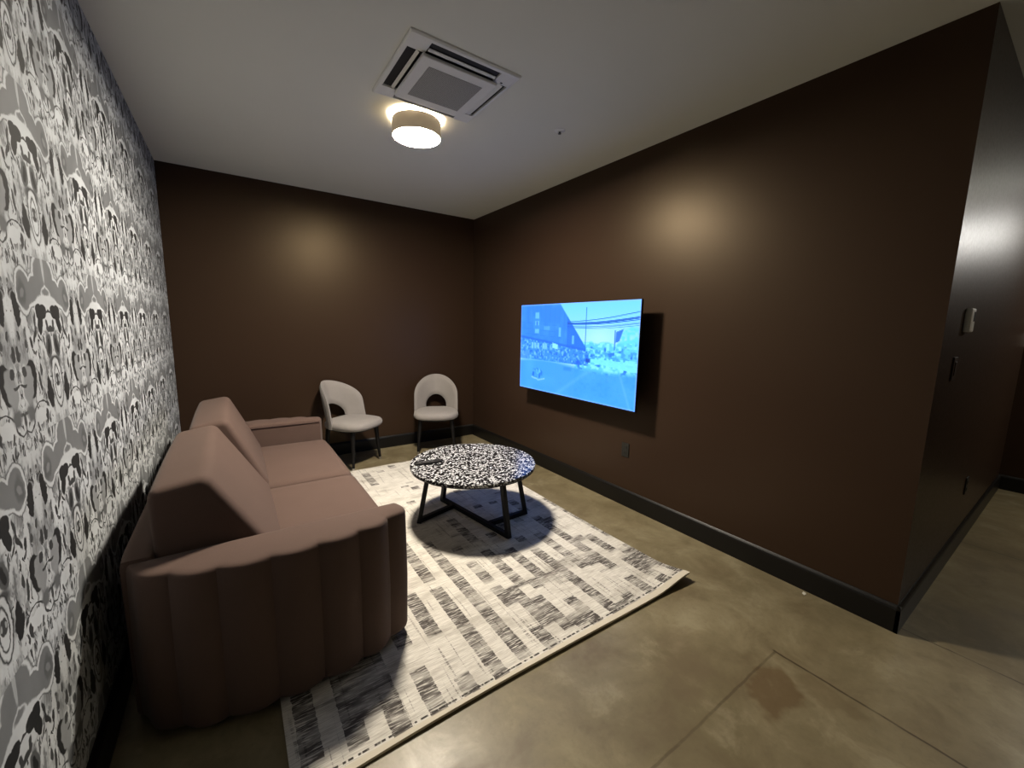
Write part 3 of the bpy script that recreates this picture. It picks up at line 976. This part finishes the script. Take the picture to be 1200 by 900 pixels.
for k in range(4):    # four louvers, one along each side
    bm = bmesh.new()
    hw = (0.0085, 0.0200, 0.0200, 0.0085)[k]
    dy = (-0.2235, -0.2360, -0.2360, -0.2235)[k]
    tilt = (-22, 6, 6, -22)[k]
    add_box(bm, -0.186, 0.186, -hw, hw, -0.0022, 0.0022, 0.0015)
    bmesh.ops.transform(bm, matrix=Matrix.Rotation(k * PI / 2, 4, 'Z') @ Matrix.Translation((0, dy, -0.014)) @ Matrix.Rotation(math.radians(tilt), 4, 'X'), verts=bm.verts)
    obj('louver', bm, MT['whiteplastic'], vent)
bm = bmesh.new()
add_box(bm, -0.208, 0.208, -0.208, 0.208, -0.040, -0.022, 0.006, 3)
panel = obj('centre_panel', bm, MT['whiteplastic'], vent)
obj('panel_neck', box(-0.185, 0.185, -0.185, 0.185, -0.023, -0.004), MT['ventdark'], vent)
obj('intake_grille', box(-0.152, 0.152, -0.148, 0.148, -0.0412, -0.0385), MT['grille'], panel)['label'] = 'grey intake mesh'
obj('indicator', box(0.228, 0.240, -0.212, -0.204, -0.0172, -0.0150), MT['plastic'], vent)

# ------------------------------------------------------------------ sprinkler head
spk = thing('sprinkler_head', 'small white fire sprinkler on the ceiling near the dark wall', 'sprinkler', (-0.679, -2.385, H))
obj('escutcheon', lathe([(0.004, -0.010), (0.020, -0.009), (0.034, -0.003), (0.036, -0.0005)], 32, cap0=True), MT['whiteplastic'], spk, smooth=True)
obj('nozzle', lathe([(0.010, -0.022), (0.012, -0.020), (0.006, -0.016), (0.006, -0.008)], 20, cap0=True), MT['button'], spk, smooth=True)

# ------------------------------------------------------------------ outlets, switch plates, keypad
def wall_plate(name, label, cat, loc, rotz, mat, w=0.072, h=0.116, kind='outlet'):
    """plate in the local xz plane, facing -y"""
    t = thing(name, label, cat, loc, rotz)
    obj('plate', box(-w / 2, w / 2, -0.007, -0.0004, -h / 2, h / 2, 0.0025), mat, t)
    if kind == 'outlet':
        for s in (-1, 1):
            soc = obj('socket', box(-0.017, 0.017, -0.0095, -0.006, s * 0.024 - 0.0145, s * 0.024 + 0.0145, 0.002), mat, t)
            for q in (-0.006, 0.006):
                obj('slot', box(q - 0.0012, q + 0.0012, -0.0100, -0.0090, s * 0.024 - 0.004, s * 0.024 + 0.006), MT['plastic'], soc)
    else:
        obj('rocker', box(-0.017, 0.017, -0.0105, -0.006, -0.034, 0.034, 0.002), mat, t)
    return t
wall_plate('power_outlet', 'dark power outlet low on the brown wall under the television', 'outlet', (0, -2.537, 0.464), -PI / 2, MT['outlet'])
wall_plate('power_outlet', 'dark power outlet low on the hall side wall above the baseboard', 'outlet', (1.42, YC, 0.44), 0, MT['outlet'])
wall_plate('light_switch', 'small brown switch below the white keypad in the hall', 'switch', (0.325, YC, 1.275), 0, MT['brownplate'], kind='switch')
wall_plate('light_switch', 'lower pale switch on the hall end wall', 'switch', (XE, -4.245, 1.40), -PI / 2, MT['whiteplastic'], kind='switch')
wall_plate('light_switch', 'upper pale switch on the hall end wall', 'switch', (XE, -4.265, 1.575), -PI / 2, MT['whiteplastic'], w=0.05, h=0.06, kind='switch')
kp = thing('wall_keypad', 'white keypad with a dark window on the hall side wall', 'keypad', (0.44, YC, 1.512))
obj('housing', box(-0.050, 0.050, -0.024, -0.0004, -0.058, 0.058, 0.006, 3), MT['whiteplastic'], kp, smooth=True)
obj('display', box(0.004, 0.040, -0.0252, -0.023, -0.005, 0.042, 0.0008), MT['plastic'], kp)['label'] = 'dark window'

# ------------------------------------------------------------------ scrap on the floor
bm = bmesh.new()
pts = [(-0.014, -0.006, 0.001), (0.002, -0.010, 0.003), (0.015, -0.002, 0.001), (0.008, 0.008, 0.006), (-0.008, 0.007, 0.002)]
loft(bm, [pts, [(x, y, z + 0.0015) for x, y, z in pts]])
s_ = obj('paper_scrap', bm, MT['paperbit'], loc=(-0.05, -3.86, 0))
tag(s_, 'tiny white scrap on the floor at the foot of the baseboard', 'scrap')

# ------------------------------------------------------------------ added hall fill lamp and the wall sconce, both out of view
def hall_fill_lamp(loc, label, strength=None):
    t = thing('hall_fill_light', label, 'ceiling light', loc)
    obj('body', lathe([(0.16, -0.07), (0.165, -0.065), (0.165, -0.0005), (0.10, -0.0005)], 48, cap1=True), MT['whiteplastic'], t, smooth=True)
    obj('diffuser', lathe([(0.01, -0.0755), (0.12, -0.075), (0.158, -0.070)], 48, cap0=True), MT['hallfill'], t, smooth=True)
    return t
hall_fill_lamp((2.3, -6.0, H), 'unseen round white ceiling light added to brighten the hall floor')  # added fill lamp, set where its reflection stays hidden
sco = thing('wall_sconce', 'frosted wall sconce on the hall end wall', 'wall light', (XE, -5.15, 2.36))
obj('back_plate', box(-0.015, -0.0005, -0.05, 0.05, -0.10, 0.10, 0.004), MT['blackmetal'], sco)
MT['sconce'] = emissive('lit_sconce_glass', (1.0, 0.99, 0.95), 100.0)
obj('glass_shade', lathe([(0.03, -0.11), (0.06, -0.10), (0.065, 0.0), (0.06, 0.10), (0.03, 0.11)], 32, cx=-0.08, cap0=True, cap1=True), MT['sconce'], sco, smooth=True)

# ------------------------------------------------------------------ camera
cam = bpy.data.cameras.new('camera')
co = bpy.data.objects.new('camera', cam)
COL.objects.link(co)
CP = (-2.57422842, -4.62151504, 1.44288784)
yaw, pitch, roll = 0.604929886, 0.142839520, 0.0188502502
f = Vector((math.sin(yaw) * math.cos(pitch), math.cos(yaw) * math.cos(pitch), -math.sin(pitch)))
r = Vector((math.cos(yaw), -math.sin(yaw), 0))
u = r.cross(f)
r2 = r * math.cos(roll) + u * math.sin(roll)
u2 = -r * math.sin(roll) + u * math.cos(roll)
M3 = Matrix((r2, u2, -f)).transposed()
co.matrix_world = Matrix.Translation(CP) @ M3.to_4x4()
cam.sensor_fit = 'HORIZONTAL'
cam.sensor_width = 36
cam.lens = 474.074375 / 1200 * 36
cam.clip_start = 0.02
cam.clip_end = 60
sc.camera = co

# ------------------------------------------------------------------ world and view
w = bpy.data.worlds.new('world')
sc.world = w
w.use_nodes = True
bg = w.node_tree.nodes.get('Background')
if bg:
    bg.inputs[0].default_value = (0.02, 0.02, 0.022, 1)
    bg.inputs[1].default_value = 0.0
sc.view_settings.view_transform = 'Standard'
sc.view_settings.look = 'None'
sc.view_settings.gamma = 1
sc.view_settings.use_curve_mapping = False
sc.view_settings.exposure = 0.0
sc.cycles.use_denoising = True
sc.cycles.max_bounces = 10
sc.cycles.diffuse_bounces = 6
sc.cycles.sample_clamp_indirect = 6.0
